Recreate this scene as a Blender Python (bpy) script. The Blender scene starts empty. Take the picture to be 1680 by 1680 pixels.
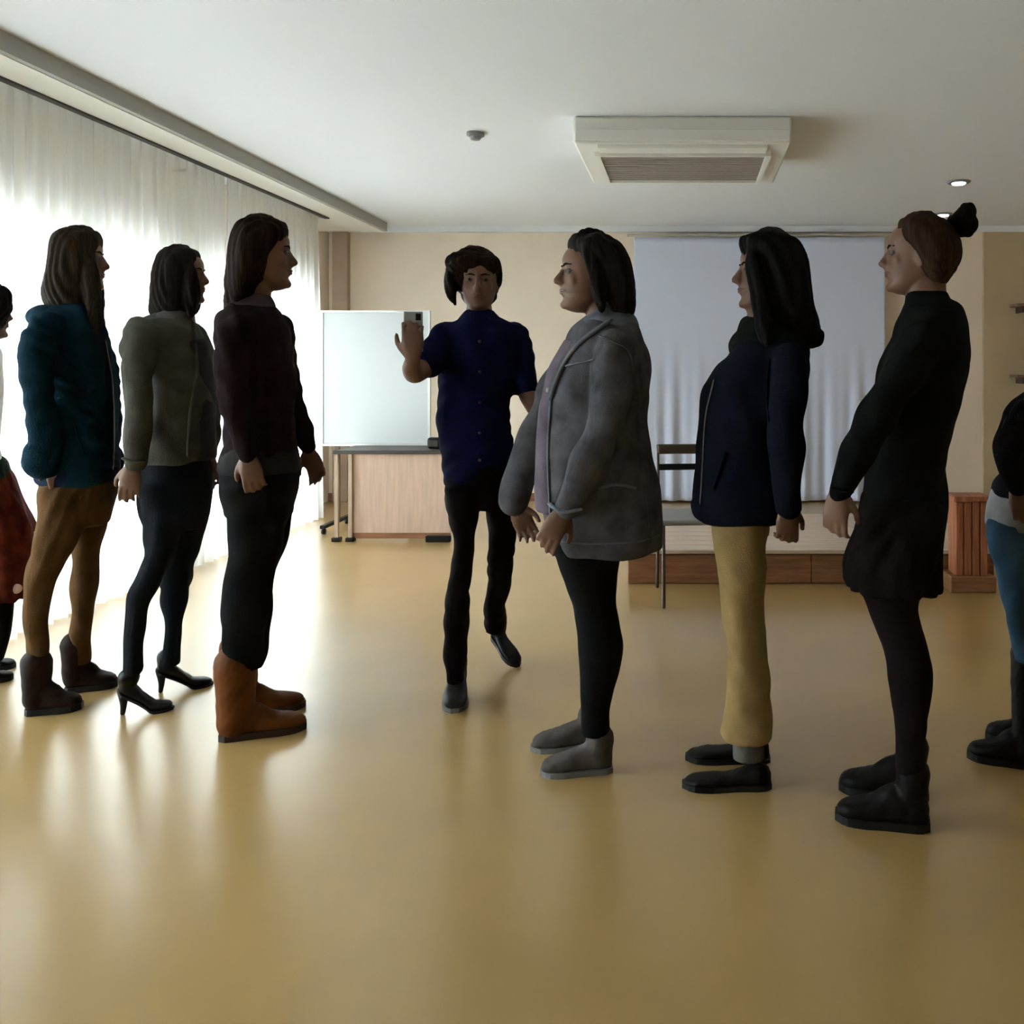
import bpy, bmesh, math, random
import numpy as np
from mathutils import Vector, Matrix
random.seed(4); RNG = np.random.RandomState(7)
S = bpy.context.scene
COL = S.collection

# ------------------------------------------------------------------ camera, world, exposure
EYE = 1.22                      # eye height above the floor
FPX, VPX, VPY = 1400.0, 1125.0, 610.0   # focal length and vanishing point, in pixels of the 1680 frame
cd = bpy.data.cameras.new('camera'); cam = bpy.data.objects.new('camera', cd); COL.objects.link(cam)
cam.location = (0, 0, EYE); cam.rotation_euler = (math.pi / 2, 0, 0)
cd.sensor_width = 36; cd.lens = 36 * FPX / 1680
cd.shift_x = (840 - VPX) / 1680; cd.shift_y = (VPY - 840) / 1680
cd.clip_start = 0.02
S.camera = cam
W = bpy.data.worlds.new('overcast'); S.world = W; W.use_nodes = True
bg = W.node_tree.nodes['Background']
bg.inputs[0].default_value = (0.86, 0.935, 1.0, 1); bg.inputs[1].default_value = 37.0
S.view_settings.view_transform = 'Standard'; S.view_settings.look = 'None'
S.view_settings.gamma = 1; S.view_settings.use_curve_mapping = False
S.view_settings.exposure = 0.0
S.cycles.max_bounces = 10; S.cycles.diffuse_bounces = 6; S.cycles.transmission_bounces = 8
S.cycles.transparent_max_bounces = 12; S.cycles.glossy_bounces = 4
S.cycles.sample_clamp_indirect = 30

# ------------------------------------------------------------------ materials
def mat(name, rgb, rough=0.8, spec=0.3, metal=0.0, var=0.0, vscale=20, bump=0.0, bscale=200, sheen=0.0, stretch=None, emit=None):
    m = bpy.data.materials.new(name); m.use_nodes = True
    nt = m.node_tree; b = nt.nodes['Principled BSDF']
    b.inputs['Base Color'].default_value = (*rgb, 1); b.inputs['Roughness'].default_value = rough
    b.inputs['Specular IOR Level'].default_value = spec; b.inputs['Metallic'].default_value = metal
    if sheen: b.inputs['Sheen Weight'].default_value = sheen
    tc = nt.nodes.new('ShaderNodeTexCoord'); mp = nt.nodes.new('ShaderNodeMapping')
    nt.links.new(tc.outputs['Object'], mp.inputs[0])
    if stretch: mp.inputs['Scale'].default_value = stretch
    if var:
        n = nt.nodes.new('ShaderNodeTexNoise'); n.inputs['Scale'].default_value = vscale; n.inputs['Detail'].default_value = 4
        nt.links.new(mp.outputs[0], n.inputs[0])
        r = nt.nodes.new('ShaderNodeValToRGB')
        r.color_ramp.elements[0].position = 0.3; r.color_ramp.elements[1].position = 0.7
        r.color_ramp.elements[0].color = (*[max(0, c * (1 - var)) for c in rgb], 1)
        r.color_ramp.elements[1].color = (*[min(1, c * (1 + var)) for c in rgb], 1)
        nt.links.new(n.outputs[0], r.inputs[0]); nt.links.new(r.outputs[0], b.inputs['Base Color'])
    if bump:
        n2 = nt.nodes.new('ShaderNodeTexNoise'); n2.inputs['Scale'].default_value = bscale; n2.inputs['Detail'].default_value = 3
        nt.links.new(mp.outputs[0], n2.inputs[0])
        bp = nt.nodes.new('ShaderNodeBump'); bp.inputs['Strength'].default_value = bump; bp.inputs['Distance'].default_value = 0.004
        nt.links.new(n2.outputs[0], bp.inputs['Height']); nt.links.new(bp.outputs[0], b.inputs['Normal'])
    if emit:
        b.inputs['Emission Color'].default_value = (*emit[0], 1); b.inputs['Emission Strength'].default_value = emit[1]
    return m
def cloth(name, rgb, var=0.25, vs=14): return mat(name, rgb, 0.95, 0.06, var=var, vscale=vs, bump=0.35, bscale=260)
def hairm(name, rgb): return mat(name, rgb, 0.7, 0.06, var=0.45, vscale=9, bump=0.4, bscale=16, stretch=(16, 16, 1.2))

def sheer():
    m = bpy.data.materials.new('sheer_curtain'); m.use_nodes = True; nt = m.node_tree; nt.nodes.clear()
    out = nt.nodes.new('ShaderNodeOutputMaterial')
    tl = nt.nodes.new('ShaderNodeBsdfTranslucent'); df = nt.nodes.new('ShaderNodeBsdfDiffuse'); tr = nt.nodes.new('ShaderNodeBsdfTransparent')
    tl.inputs[0].default_value = (.88, .88, .86, 1); df.inputs[0].default_value = (.70, .71, .70, 1)
    a = nt.nodes.new('ShaderNodeMixShader'); a.inputs[0].default_value = 0.42
    nt.links.new(tl.outputs[0], a.inputs[1]); nt.links.new(df.outputs[0], a.inputs[2])
    b = nt.nodes.new('ShaderNodeMixShader')
    n = nt.nodes.new('ShaderNodeTexNoise'); n.inputs['Scale'].default_value = 700
    mr = nt.nodes.new('ShaderNodeMapRange'); mr.inputs[3].default_value = 0.16; mr.inputs[4].default_value = 0.30
    nt.links.new(n.outputs[0], mr.inputs[0]); nt.links.new(mr.outputs[0], b.inputs[0])
    nt.links.new(a.outputs[0], b.inputs[1]); nt.links.new(tr.outputs[0], b.inputs[2])
    nt.links.new(b.outputs[0], out.inputs[0]); return m
def glassm():
    m = bpy.data.materials.new('window_glass'); m.use_nodes = True; nt = m.node_tree; nt.nodes.clear()
    out = nt.nodes.new('ShaderNodeOutputMaterial'); tr = nt.nodes.new('ShaderNodeBsdfTransparent'); gl = nt.nodes.new('ShaderNodeBsdfGlossy')
    tr.inputs[0].default_value = (.95, .97, .96, 1); gl.inputs['Roughness'].default_value = 0.02
    lw = nt.nodes.new('ShaderNodeFresnel'); mx = nt.nodes.new('ShaderNodeMixShader')
    nt.links.new(lw.outputs[0], mx.inputs[0]); nt.links.new(tr.outputs[0], mx.inputs[1]); nt.links.new(gl.outputs[0], mx.inputs[2])
    nt.links.new(mx.outputs[0], out.inputs[0]); return m

M = dict(
    floor=mat('tan_vinyl', (.435, .285, .108), .24, .5, var=.10, vscale=1.3, bump=.03, bscale=60),
    ceiling=mat('white_ceiling_paint', (.74, .765, .79), .95, .1, bump=.05, bscale=90),
    wall=mat('beige_wall_paint', (.79, .68, .56), .9, .15, var=.04, vscale=2, bump=.06, bscale=120),
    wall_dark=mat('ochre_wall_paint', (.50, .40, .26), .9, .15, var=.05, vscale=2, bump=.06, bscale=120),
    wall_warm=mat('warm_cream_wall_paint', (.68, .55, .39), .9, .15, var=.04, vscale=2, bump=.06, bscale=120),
    trim=mat('cream_trim', (.74, .72, .66), .6, .3),
    fascia=mat('shade_grey_fascia', (.40, .40, .37), .7, .2),  # grey carries the shade on the pelmet face turned from the windows
    pilaster=mat('brown_beige_paint', (.44, .34, .26), .8, .2, var=.06, vscale=5),
    frame=mat('white_window_frame', (.75, .76, .76), .4, .4),
    glass=glassm(), sheer=sheer(),
    screen=mat('pale_blue_white_cloth', (.62, .67, .82), .85, .1, bump=.1, bscale=120),
    ac=mat('cream_plastic', (.74, .73, .68), .45, .4), acdark=mat('taupe_grille', (.30, .26, .22), .6, .3), acslat=mat('grille_slat', (.40, .36, .31), .5, .3),
    wb=mat('white_enamel_board', (.56, .59, .60), .45, .3), alu=mat('aluminium', (.62, .61, .60), .35, .5, metal=.8),
    black=mat('black_plastic', (.010, .0095, .0095), .5, .2), darkgrey=mat('dark_grey_tray', (.05, .04, .035), .5, .4),
    metal=mat('brown_steel_tube', (.10, .075, .065), .4, .5, metal=.6),
    stage_top=mat('pale_stage_board', (.62, .48, .38), .45, .4, var=.14, vscale=4, stretch=(1, 12, 12)),
    stage_front=mat('red_brown_wood', (.26, .12, .055), .5, .4, var=.3, vscale=4, stretch=(1, 12, 12)),
    pinkwood=mat('pinkish_beech', (.60, .43, .34), .5, .3, var=.10, vscale=4, stretch=(10, 10, 1)),
    redwood=mat('reddish_wood', (.34, .12, .055), .5, .4, var=.35, vscale=5, stretch=(12, 12, 1)),
    shelf=mat('brown_shelf_wood', (.22, .14, .075), .6, .3, var=.2, vscale=5),
    grey=mat('grey_plastic', (.25, .25, .25), .5, .4),
    lampglow=mat('lamp_lens', (.9, .9, .88), .4, .3, emit=((1, .97, .9), 6.0)),
    skin=mat('skin', (.135, .066, .039), .55, .35, var=.08, vscale=9), skin_light=mat('skin_fair', (.15, .078, .050), .55, .35, var=.08, vscale=9),
    eye=mat('eye_white', (.13, .118, .108), .55, .15), iris=mat('iris_brown', (.02, .012, .007), .4, .2),
    terrace=mat('pale_terrace', (.62, .62, .60), .9, .1, var=.08, vscale=3),
)

_f = M['floor'].node_tree.nodes['Principled BSDF'].inputs
_f['IOR'].default_value = 1.42; _f['Coat Weight'].default_value = 1.0; _f['Coat Roughness'].default_value = .28; _f['Coat IOR'].default_value = 1.42

# ------------------------------------------------------------------ object helpers
def tag(o, label=None, cat=None, group=None, kind=None):
    for k, v in (('label', label), ('category', cat), ('group', group), ('kind', kind)):
        if v: o[k] = v
    return o
def link(name, me, m=None, parent=None, smooth=True):
    if m is not None:
        me.materials.clear(); me.materials.append(m)
    if smooth: me.polygons.foreach_set('use_smooth', np.ones(len(me.polygons), bool))
    o = bpy.data.objects.new(name, me); COL.objects.link(o)
    if parent is not None: o.parent = parent
    return o
def empty(name, loc, rz=0.0):
    o = bpy.data.objects.new(name, None); COL.objects.link(o); o.location = loc; o.rotation_euler = (0, 0, rz)
    o.empty_display_size = .1; return o

class MB:
    """collects closed solids (vertices and faces) for one mesh"""
    def __init__(s): s.v = []; s.f = []
    def add(s, v, f):
        n = len(s.v); s.v += [tuple(map(float, p)) for p in v]; s.f += [tuple(i + n for i in q) for q in f]; return s
    def box(s, x0, x1, y0, y1, z0, z1, bev=0.0):
        if bev <= 0:
            v = [(x, y, z) for z in (z0, z1) for y in (y0, y1) for x in (x0, x1)]
            return s.add(v, [(0, 2, 3, 1), (4, 5, 7, 6), (0, 1, 5, 4), (2, 6, 7, 3), (0, 4, 6, 2), (1, 3, 7, 5)])
        bm = bmesh.new(); bmesh.ops.create_cube(bm, size=1)
        for q in bm.verts: q.co = Vector(((x0 + x1) / 2 + q.co.x * (x1 - x0), (y0 + y1) / 2 + q.co.y * (y1 - y0), (z0 + z1) / 2 + q.co.z * (z1 - z0)))
        bmesh.ops.bevel(bm, geom=list(bm.edges), offset=bev, segments=2, affect='EDGES', profile=.5)
        bm.verts.index_update(); v = [q.co[:] for q in bm.verts]; f = [tuple(q.index for q in g.verts) for g in bm.faces]; bm.free()
        return s.add(v, f)
    def rings(s, R):
        """R: array (k, n, 3) of rings; closed with end fans"""
        R = np.asarray(R, float); k, n, _ = R.shape
        v = R.reshape(-1, 3).tolist(); f = []
        for i in range(k - 1):
            for j in range(n):
                a = i * n + j; b = i * n + (j + 1) % n
                f.append((a, b, b + n, a + n))
        v.append(R[0].mean(0).tolist()); v.append(R[-1].mean(0).tolist())
        for j in range(n):
            f.append((k * n, (j + 1) % n, j)); f.append((k * n + 1, (k - 1) * n + j, (k - 1) * n + (j + 1) % n))
        return s.add(v, f)
    def tube(s, pts, rad, n=12, sub=4, flat=1.0, up=None, caps=True):
        P = np.asarray(pts, float); r = np.broadcast_to(np.asarray(rad, float), (len(P),)).copy()
        if sub > 1 and len(P) > 2:
            d = np.r_[0, np.cumsum(np.linalg.norm(np.diff(P, axis=0), axis=1))]
            q = np.linspace(0, d[-1], (len(P) - 1) * sub + 1)
            P = np.stack([pchip(d, P[:, c], q) for c in range(3)], 1); r = pchip(d, r, q)
        T = np.gradient(P, axis=0); T /= np.linalg.norm(T, axis=1)[:, None] + 1e-9
        u = np.array(up if up is not None else ((0, 1, 0) if abs(T[0][1]) < .9 else (1, 0, 0)), float)
        R = []; a = np.linspace(0, 2 * np.pi, n, endpoint=False)
        fr = []
        for t in T:
            u = u - t * (u @ t); u /= np.linalg.norm(u) + 1e-9; fr.append((u.copy(), np.cross(t, u)))
        def ring(c, q, i): return c + np.outer(np.cos(a), fr[i][0]) * q + np.outer(np.sin(a), fr[i][1]) * q * flat
        if caps:
            for e in (.95, .75, .4): R.append(ring(P[0] - T[0] * r[0] * e, r[0] * math.sqrt(1 - e * e), 0))
        for i in range(len(P)): R.append(ring(P[i], r[i], i))
        if caps:
            for e in (.4, .75, .95): R.append(ring(P[-1] + T[-1] * r[-1] * e, r[-1] * math.sqrt(1 - e * e), -1))
        return s.rings(R)
    def ell(s, c, r, n=14, m=9, rot=None):
        R = []
        a = np.linspace(0, 2 * np.pi, n, endpoint=False)
        for th in np.linspace(.12, math.pi - .12, m):
            R.append(np.stack([np.cos(a) * math.sin(th) * r[0], np.sin(a) * math.sin(th) * r[1], np.full(n, math.cos(math.pi - th) * r[2])], 1))
        R = np.array(R)
        if rot is not None: R = R @ np.array(rot).T
        return s.rings(R + np.array(c))
    def xf(s, mat4):
        A = np.array(mat4); V = np.array(s.v); V = V @ A[:3, :3].T + A[:3, 3]; s.v = [tuple(p) for p in V]; return s
    def merge(s, o): return s.add(o.v, o.f)
    def mesh(s, name):
        me = bpy.data.meshes.new(name); me.from_pydata(s.v, [], s.f); me.update(); return me
    def build(s, name, m, parent=None, smooth=False): return link(name, s.mesh(name), m, parent, smooth)

def pchip(x, y, q):
    x = np.asarray(x, float); y = np.asarray(y, float)
    if len(x) == 2: return np.interp(q, x, y)
    h = np.diff(x); d = np.diff(y) / h; m = np.zeros(len(x))
    for i in range(1, len(x) - 1):
        if d[i - 1] * d[i] > 0:
            w1 = 2 * h[i] + h[i - 1]; w2 = h[i] + 2 * h[i - 1]; m[i] = (w1 + w2) / (w1 / d[i - 1] + w2 / d[i])
    m[0] = d[0]; m[-1] = d[-1]
    i = np.clip(np.searchsorted(x, q) - 1, 0, len(x) - 2); t = (q - x[i]) / h[i]
    return ((1 + 2 * t) * (1 - t) ** 2 * y[i] + t * (1 - t) ** 2 * h[i] * m[i] + t * t * (3 - 2 * t) * y[i + 1] + t * t * (t - 1) * h[i] * m[i + 1])

def remesh(mb, name, voxel, smooth=3, fac=.5):
    """one continuous skin over overlapping solids"""
    me = mb.mesh(name); o = bpy.data.objects.new('tmp', me); COL.objects.link(o)
    r = o.modifiers.new('r', 'REMESH'); r.mode = 'VOXEL'; r.voxel_size = voxel; r.adaptivity = 0
    if smooth:
        s = o.modifiers.new('s', 'SMOOTH'); s.factor = fac; s.iterations = smooth
    dg = bpy.context.evaluated_depsgraph_get(); out = bpy.data.meshes.new_from_object(o.evaluated_get(dg))
    bpy.data.objects.remove(o); bpy.data.meshes.remove(me); out.name = name; return out
def folds(me, amp, kz=9.0, kx=16.0, seed=0, n=7):
    """gentle cloth folds: displacement along the normals"""
    r = np.random.RandomState(seed); N = len(me.vertices)
    co = np.empty(N * 3); me.vertices.foreach_get('co', co); co = co.reshape(-1, 3)
    no = np.empty(N * 3); me.vertex_normals.foreach_get('vector', no); no = no.reshape(-1, 3)
    warp = .05 * np.sin(co @ r.normal(0, 9, (3, 3)) + r.rand(3) * 6)
    d = np.zeros(N)
    for i in range(n):
        k = np.array([r.normal(0, kx), r.normal(0, kx), r.normal(0, kz)])
        d += np.sin((co + warp) @ k * (1 + .25 * i) + r.rand() * 6.28) / n ** .5
    co += no * (d * amp)[:, None]
    me.vertices.foreach_set('co', co.ravel()); me.update(); return me

# ------------------------------------------------------------------ the room
ZC = EYE + 1.37; YB = 8.06; XL = -3.37; XR = 3.9; YF = -2.0
def struct(name, mb, m, parent=None, smooth=False):
    o = mb.build(name, m, parent, smooth)
    if parent is None: o['kind'] = 'structure'
    return o
struct('floor', MB().box(XL - .2, XR + .2, YF - .2, YB + .2, -.12, 0), M['floor'])
struct('ceiling', MB().box(XL - .2, XR + .2, YF - .2, YB + .2, ZC, ZC + .12), M['ceiling'])
struct('wall_back', MB().box(XL - .2, XR + .2, YB, YB + .2, 0, ZC), M['wall'])
struct('wall_right', MB().box(XR, XR + .2, YF, YB, 0, ZC), M['wall_warm'])
struct('wall_front', MB().box(XL - .2, XR + .2, YF - .2, YF, 0, ZC), M['wall_warm'])
# left wall: lintel, low plinth, piers between two seen and two added tall windows
WT = 1.93; WB = .06
WIN = [(.35, 1.55), (1.75, 3.3), (3.5, 5.2), (5.4, 7.15)]  # first two are out of view, added to light the figures and near floor
lw = MB().box(XL - .2, XL, YF, YB, WT, ZC).box(XL - .2, XL, YF, YB, 0, WB)
edges = [YF] + [e for w in WIN for e in w] + [YB]
for i in range(0, len(edges), 2): lw.box(XL - .2, XL, edges[i], edges[i + 1], WB, WT)
struct('wall_left', lw, M['wall'])
for i, (a, b) in enumerate(WIN):
    w = empty('window_%d' % (i + 1), (XL - .1, (a + b) / 2, WB)); w['kind'] = 'structure'
    hw = (b - a) / 2; hh = WT - WB
    f = MB().box(-.03, .03, -hw, -hw + .06, 0, hh).box(-.03, .03, hw - .06, hw, 0, hh).box(-.03, .03, -hw, hw, 0, .07).box(-.03, .03, -hw, hw, hh - .06, hh)
    f.build('window_frame', M['frame'], w)
    MB().box(-.025, .025, -.04, .04, .07, hh - .06).build('mullion', M['frame'], w)
    for s in (-1, 1): MB().box(-.004, .004, -hw + .06 if s < 0 else .04, -.04 if s < 0 else hw - .06, .07, hh - .06).build('pane', M['glass'], w)
    ld = bpy.data.lights.new('window_portal', 'AREA'); ld.shape = 'RECTANGLE'; ld.size = hh; ld.size_y = b - a; ld.cycles.is_portal = True
    lo = bpy.data.objects.new('window_portal', ld); COL.objects.link(lo); lo.location = (XL - .19, (a + b) / 2, (WT + WB) / 2); lo.rotation_euler = (0, -math.pi / 2, 0)
struct('terrace', MB().box(XL - 9, XL - .2, YF - 4, YB + 6, -.3, -.12), M['terrace'])
# pelmet box along the ceiling, with a dark slot behind it for the curtain track
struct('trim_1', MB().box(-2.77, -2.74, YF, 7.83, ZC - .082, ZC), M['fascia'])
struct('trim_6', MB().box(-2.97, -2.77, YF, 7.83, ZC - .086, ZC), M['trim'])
struct('trim_2', MB().box(XL, -2.97, 7.14, 7.83, ZC - .082, ZC), M['trim'])
struct('trim_3', MB().box(XL, XR, YB - .05, YB, ZC - .055, ZC), M['ceiling'])
struct('trim_4', MB().box(-3.31, -3.17, YB - .07, YB, 0, ZC - .055), M['pilaster'])
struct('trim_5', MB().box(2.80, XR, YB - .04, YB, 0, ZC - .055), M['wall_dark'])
struct('baseboard_back', MB().box(XL, XR, YB - .018, YB, 0, .075), M['stage_front'])
tr = MB().box(-3.01, -2.972, YF, 7.12, ZC - .095, ZC - .05).build('curtain_track', M['darkgrey']); tag(tr, 'dark curtain track in the slot behind the pelmet', 'track')

# sheer curtains
def curtain(y0, y1, label, seed):
    r = np.random.RandomState(seed); n = int((y1 - y0) * 150); rows = 22
    ys = np.linspace(y0, y1, n); ph = r.rand() * 6
    pl = .032 * np.sin(ys * 2 * np.pi / .105 + ph + .9 * np.sin(ys * 5.1 + ph)) + .014 * np.sin(ys * 2 * np.pi / .043 + 1.7 * np.sin(ys * 3.3))
    v = []; f = []
    for k in range(rows):
        q = k / (rows - 1); z = ZC - .035 - q * (ZC - .035 - .008)
        x = -3.075 + pl * (.55 + .75 * q) + .02 * q * np.sin(ys * 2.3 + seed)
        v += [(x[j], ys[j] + .01 * math.sin(3 * q + ys[j] * 9), z) for j in range(n)]
        if k: f += [((k - 1) * n + j, (k - 1) * n + j + 1, k * n + j + 1, k * n + j) for j in range(n - 1)]
    root = empty('curtain', (0, 0, 0)); tag(root, label, 'curtain', 'sheer curtains along the window wall')
    MB().add(v, f).build('sheer_panel', M['sheer'], root, True)
    hd = MB().box(-3.085, -3.065, y0, y1, ZC - .055, ZC - .03); hd.build('header_tape', M['trim'], root)
    return root
curtain(-.3, 2.996, 'white sheer curtain nearest the viewer, beyond the left edge', 1)
curtain(3.004, 4.746, 'white sheer curtain behind the woman in the teal jacket', 2)
curtain(4.754, 5.692, 'white sheer curtain behind the woman in the grey cardigan', 3)
curtain(5.708, 7.10, 'white sheer curtain at the far end, behind the woman in brown boots', 4)

# ------------------------------------------------------------------ ceiling air conditioner
AY = FPX * 1.37 / (VPY - 190); AX = (1120 - VPX) * AY / FPX
ac = empty('air_conditioner', (AX, AY, ZC)); tag(ac, 'cream ceiling-mounted air conditioner with a dark slatted grille', 'air conditioner')
MB().box(-.588, .588, 0, .97, -.147, 0, .015).build('casing', M['ac'], ac, False)
MB().box(-.575, .575, -.014, .005, -.135, -.075, .003).build('front_panel', M['ac'], ac)
MB().box(-.46, .46, .20, .84, -.155, -.145).build('grille_recess', M['acdark'], ac)
g = MB().box(-.49, .49, .17, .20, -.172, -.145).box(-.49, .49, .84, .87, -.172, -.145).box(-.49, -.46, .20, .84, -.172, -.145).box(.46, .49, .20, .84, -.172, -.145)
g.build('grille_frame', M['ac'], ac)
sl = MB().box(-.46, .46, -.008, .008, -.168, -.154).mesh('slat')
for k in range(11):
    o = link('slat', sl, None if k else M['acslat'], ac, False); o.location = (0, .25 + k * .054, 0)
MB().box(-.46, .46, .03, .145, -.165, -.145, .004).build('air_flap', M['ac'], ac)
# detector and downlights
def disc(mb, r0, z0, z1, r1=None, n=28):
    a = np.linspace(0, 2 * np.pi, n, endpoint=False); r1 = r1 or r0
    return mb.rings([np.stack([np.cos(a) * r, np.sin(a) * r, np.full(n, z)], 1) for r, z in ((r0 * .6, z0), (r0, z0), (r1, z1), (r1 * .6, z1))])
d = empty('smoke_detector', ((780 - VPX) * 4.89 / FPX, 4.89, ZC)); tag(d, 'small round grey smoke detector alone on the white ceiling', 'detector')
disc(MB(), .05, 0, -.018).build('base', M['grey'], d, True); disc(MB(), .038, -.018, -.04, .026).build('sensor_cap', M['grey'], d, True)
for px, py, lab in ((1573, 298, 'bright recessed ceiling downlight above the woman with the hair bun'), (1547, 351, 'farther recessed ceiling downlight just beside the hair bun')):
    Y = FPX * 1.37 / (VPY - py); q = empty('downlight', ((px - VPX) * Y / FPX, Y, ZC)); tag(q, lab, 'ceiling light', 'recessed downlights')
    a = np.linspace(0, 2 * np.pi, 28, endpoint=False)
    disc(MB(), .085, 0, -.012, .075).build('rim', M['grey'], q, True)
    disc(MB(), .05, -.012, -.02, .045).build('lens', M['lampglow'], q, True)

# ------------------------------------------------------------------ back of the room
# hanging cloth backdrop
BY = 7.95; X0, X1 = (1040 - VPX) * BY / FPX, (1452 - VPX) * BY / FPX; ZT = EYE + (VPY - 386) * BY / FPX
bk = empty('backdrop', ((X0 + X1) / 2, BY, ZT)); tag(bk, 'wide pale bluish white cloth backdrop hanging on the back wall', 'backdrop')
n = 150; rows = 40; xs = np.linspace(X0, X1, n) - (X0 + X1) / 2; v = []; f = []
for k in range(rows):
    q = k / (rows - 1); amp = max(0, q - .35) ** 1.2 * .035
    y = amp * (np.sin(xs * 26 + 1.5 * np.sin(xs * 7)) + .6 * np.sin(xs * 51 + 2)) + .012 * q * np.sin(xs * 4)
    v += [(xs[j], y[j], -.02 - q * (ZT - .04)) for j in range(n)]
    if k: f += [((k - 1) * n + j, (k - 1) * n + j + 1, k * n + j + 1, k * n + j) for j in range(n - 1)]
sh = MB().add(v, f).build('hanging_cloth', M['screen'], bk, True); md = sh.modifiers.new('t', 'SOLIDIFY'); md.thickness = .003
MB().tube([(xs[0] - .05, 0, 0), (xs[-1] + .05, 0, 0)], .013, sub=1).build('hanging_rod', M['alu'], bk, True)
# whiteboard on a stand, desk in front of it
wbY = 6.62
def wx(px, Y): return (px - VPX) * Y / FPX
def wz(py, Y): return EYE + (VPY - py) * Y / FPX
cx = wx(617, wbY); wb = empty('whiteboard', (cx, wbY, 0)); tag(wb, 'white board on a metal stand behind the desk by the back wall', 'whiteboard')
L, R_ = wx(531, wbY) - cx, wx(703, wbY) - cx; T, B = wz(513, wbY), wz(728, wbY)
MB().box(L, R_, -.01, .012, B, T, .004).build('panel', M['wb'], wb)
fr = MB().box(L - .015, R_ + .015, -.016, .018, T, T + .016).box(L - .015, R_ + .015, -.016, .018, B - .016, B).box(L - .015, L, -.016, .018, B, T).box(R_, R_ + .015, -.016, .018, B, T)
fr.build('panel_frame', M['alu'], wb)
for px in (551, 690):
    x = wx(px, wbY) - cx
    MB().box(x - .016, x + .016, .018, .045, .06, B + .1).build('post', M['metal'], wb)
    ft = MB().box(x - .02, x + .02, -.25, .25, .045, .072, .006).build('foot', M['black'], wb)
    for s in (-1, 1):
        MB().tube([(x - .012, s * .22, .022), (x + .012, s * .22, .022)], .021, sub=1, caps=False).build('castor', M['black'], ft, True)
DY = 6.12; dz = wz(739, DY); d0, d1 = wx(546, DY), wx(742, DY); dc = (d0 + d1) / 2; dw = (d1 - d0) / 2
dk = empty('desk', (dc, DY, 0)); tag(dk, 'pinkish wooden desk with a dark-edged top under the whiteboard', 'desk')
MB().box(-dw, dw, 0, .42, dz - .028, dz, .004).build('desktop', M['darkgrey'], dk)
MB().box(-dw + .13, dw - .02, .03, .05, .06, dz - .028).build('front_panel', M['pinkwood'], dk)
MB().box(-dw + .13, dw - .02, .024, .032, .02, .06).build('kick_board', M['stage_front'], dk)
for x, y in ((-dw + .02, .02), (-dw + .12, .02), (dw - .04, .40), (-dw + .02, .40)):
    lg = MB().box(x - .013, x + .013, y - .013, y + .013, .02, dz - .028).build('leg', M['pilaster'], dk)
    MB().box(x - .03, x + .03, y - .03, y + .03, 0, .03, .006).build('foot', M['black'], lg)
lg = MB().box(dw - .19, dw - .01, -.02, .02, 0, .045, .008).build('base_bar', M['black'], dk)
er = empty('desk_clock', (wx(705, DY), DY + .12, dz)); tag(er, 'small dark rounded box on the desk beside the navy shirt', 'box')
MB().box(-.05, .05, -.03, .03, .0, .085, .02).build('case', M['black'], er); MB().box(-.035, .035, -.034, -.028, .02, .065, .002).build('face', M['darkgrey'], er)
er.name = 'small_box'
# low stage
PY = FPX * EYE / (958 - VPY); PH = EYE - (902 - VPY) * PY / FPX; PX0, PX1 = wx(1030, PY), wx(1632, PY)
st = empty('stage_platform', (PX0, PY, 0)); tag(st, 'low wooden stage with pale boards and red-brown front below the backdrop', 'stage')
SW = PX1 - PX0; SD = 1.25
MB().box(0, SW, .02, SD, 0, PH - .022).build('base', M['stage_front'], st)
for k in range(4): MB().box(SW * k / 4 + .003, SW * (k + 1) / 4 - .003, 0, .02, .004, PH - .03, .003).build('front_board', M['stage_front'], st)
nb = 9; bmx = MB().box(0, SW, -.01, SD / nb - .014, PH - .022, PH, .003).mesh('plank')
for k in range(nb):
    o = link('plank', bmx, None if k else M['stage_top'], st, False); o.location = (0, k * SD / nb, 0)
# chair before the stage
ch = empty('stacking_chair', (wx(1140, 4.62), 4.62, 0), math.radians(6)); tag(ch, 'dark stacking chair with thin metal legs in front of the stage', 'chair')
SHt = .44
MB().box(-.2, .2, -.2, .2, SHt - .018, SHt + .012, .012).build('seat', M['grey'], ch)
for x in (-.185, .185):
    MB().tube([(x, -.19, SHt - .02), (x, -.205, 0.009)], .0095, sub=1).build('leg', M['metal'], ch, True)
    MB().tube([(x, .18, SHt - .02), (x * 1.02, .215, 0.009)], .0095, sub=1).build('leg', M['metal'], ch, True)
    MB().tube([(x, .18, SHt - .02), (x, .2, .6), (x, .235, .80)], .0095, sub=3).build('back_post', M['metal'], ch, True)
b = MB().box(-.185, .185, .205, .225, .665, .70, .006); b.build('lower_rail', M['black'], ch)
MB().box(-.185, .185, .215, .24, .755, .81, .008).build('top_rail', M['metal'], ch)
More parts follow.
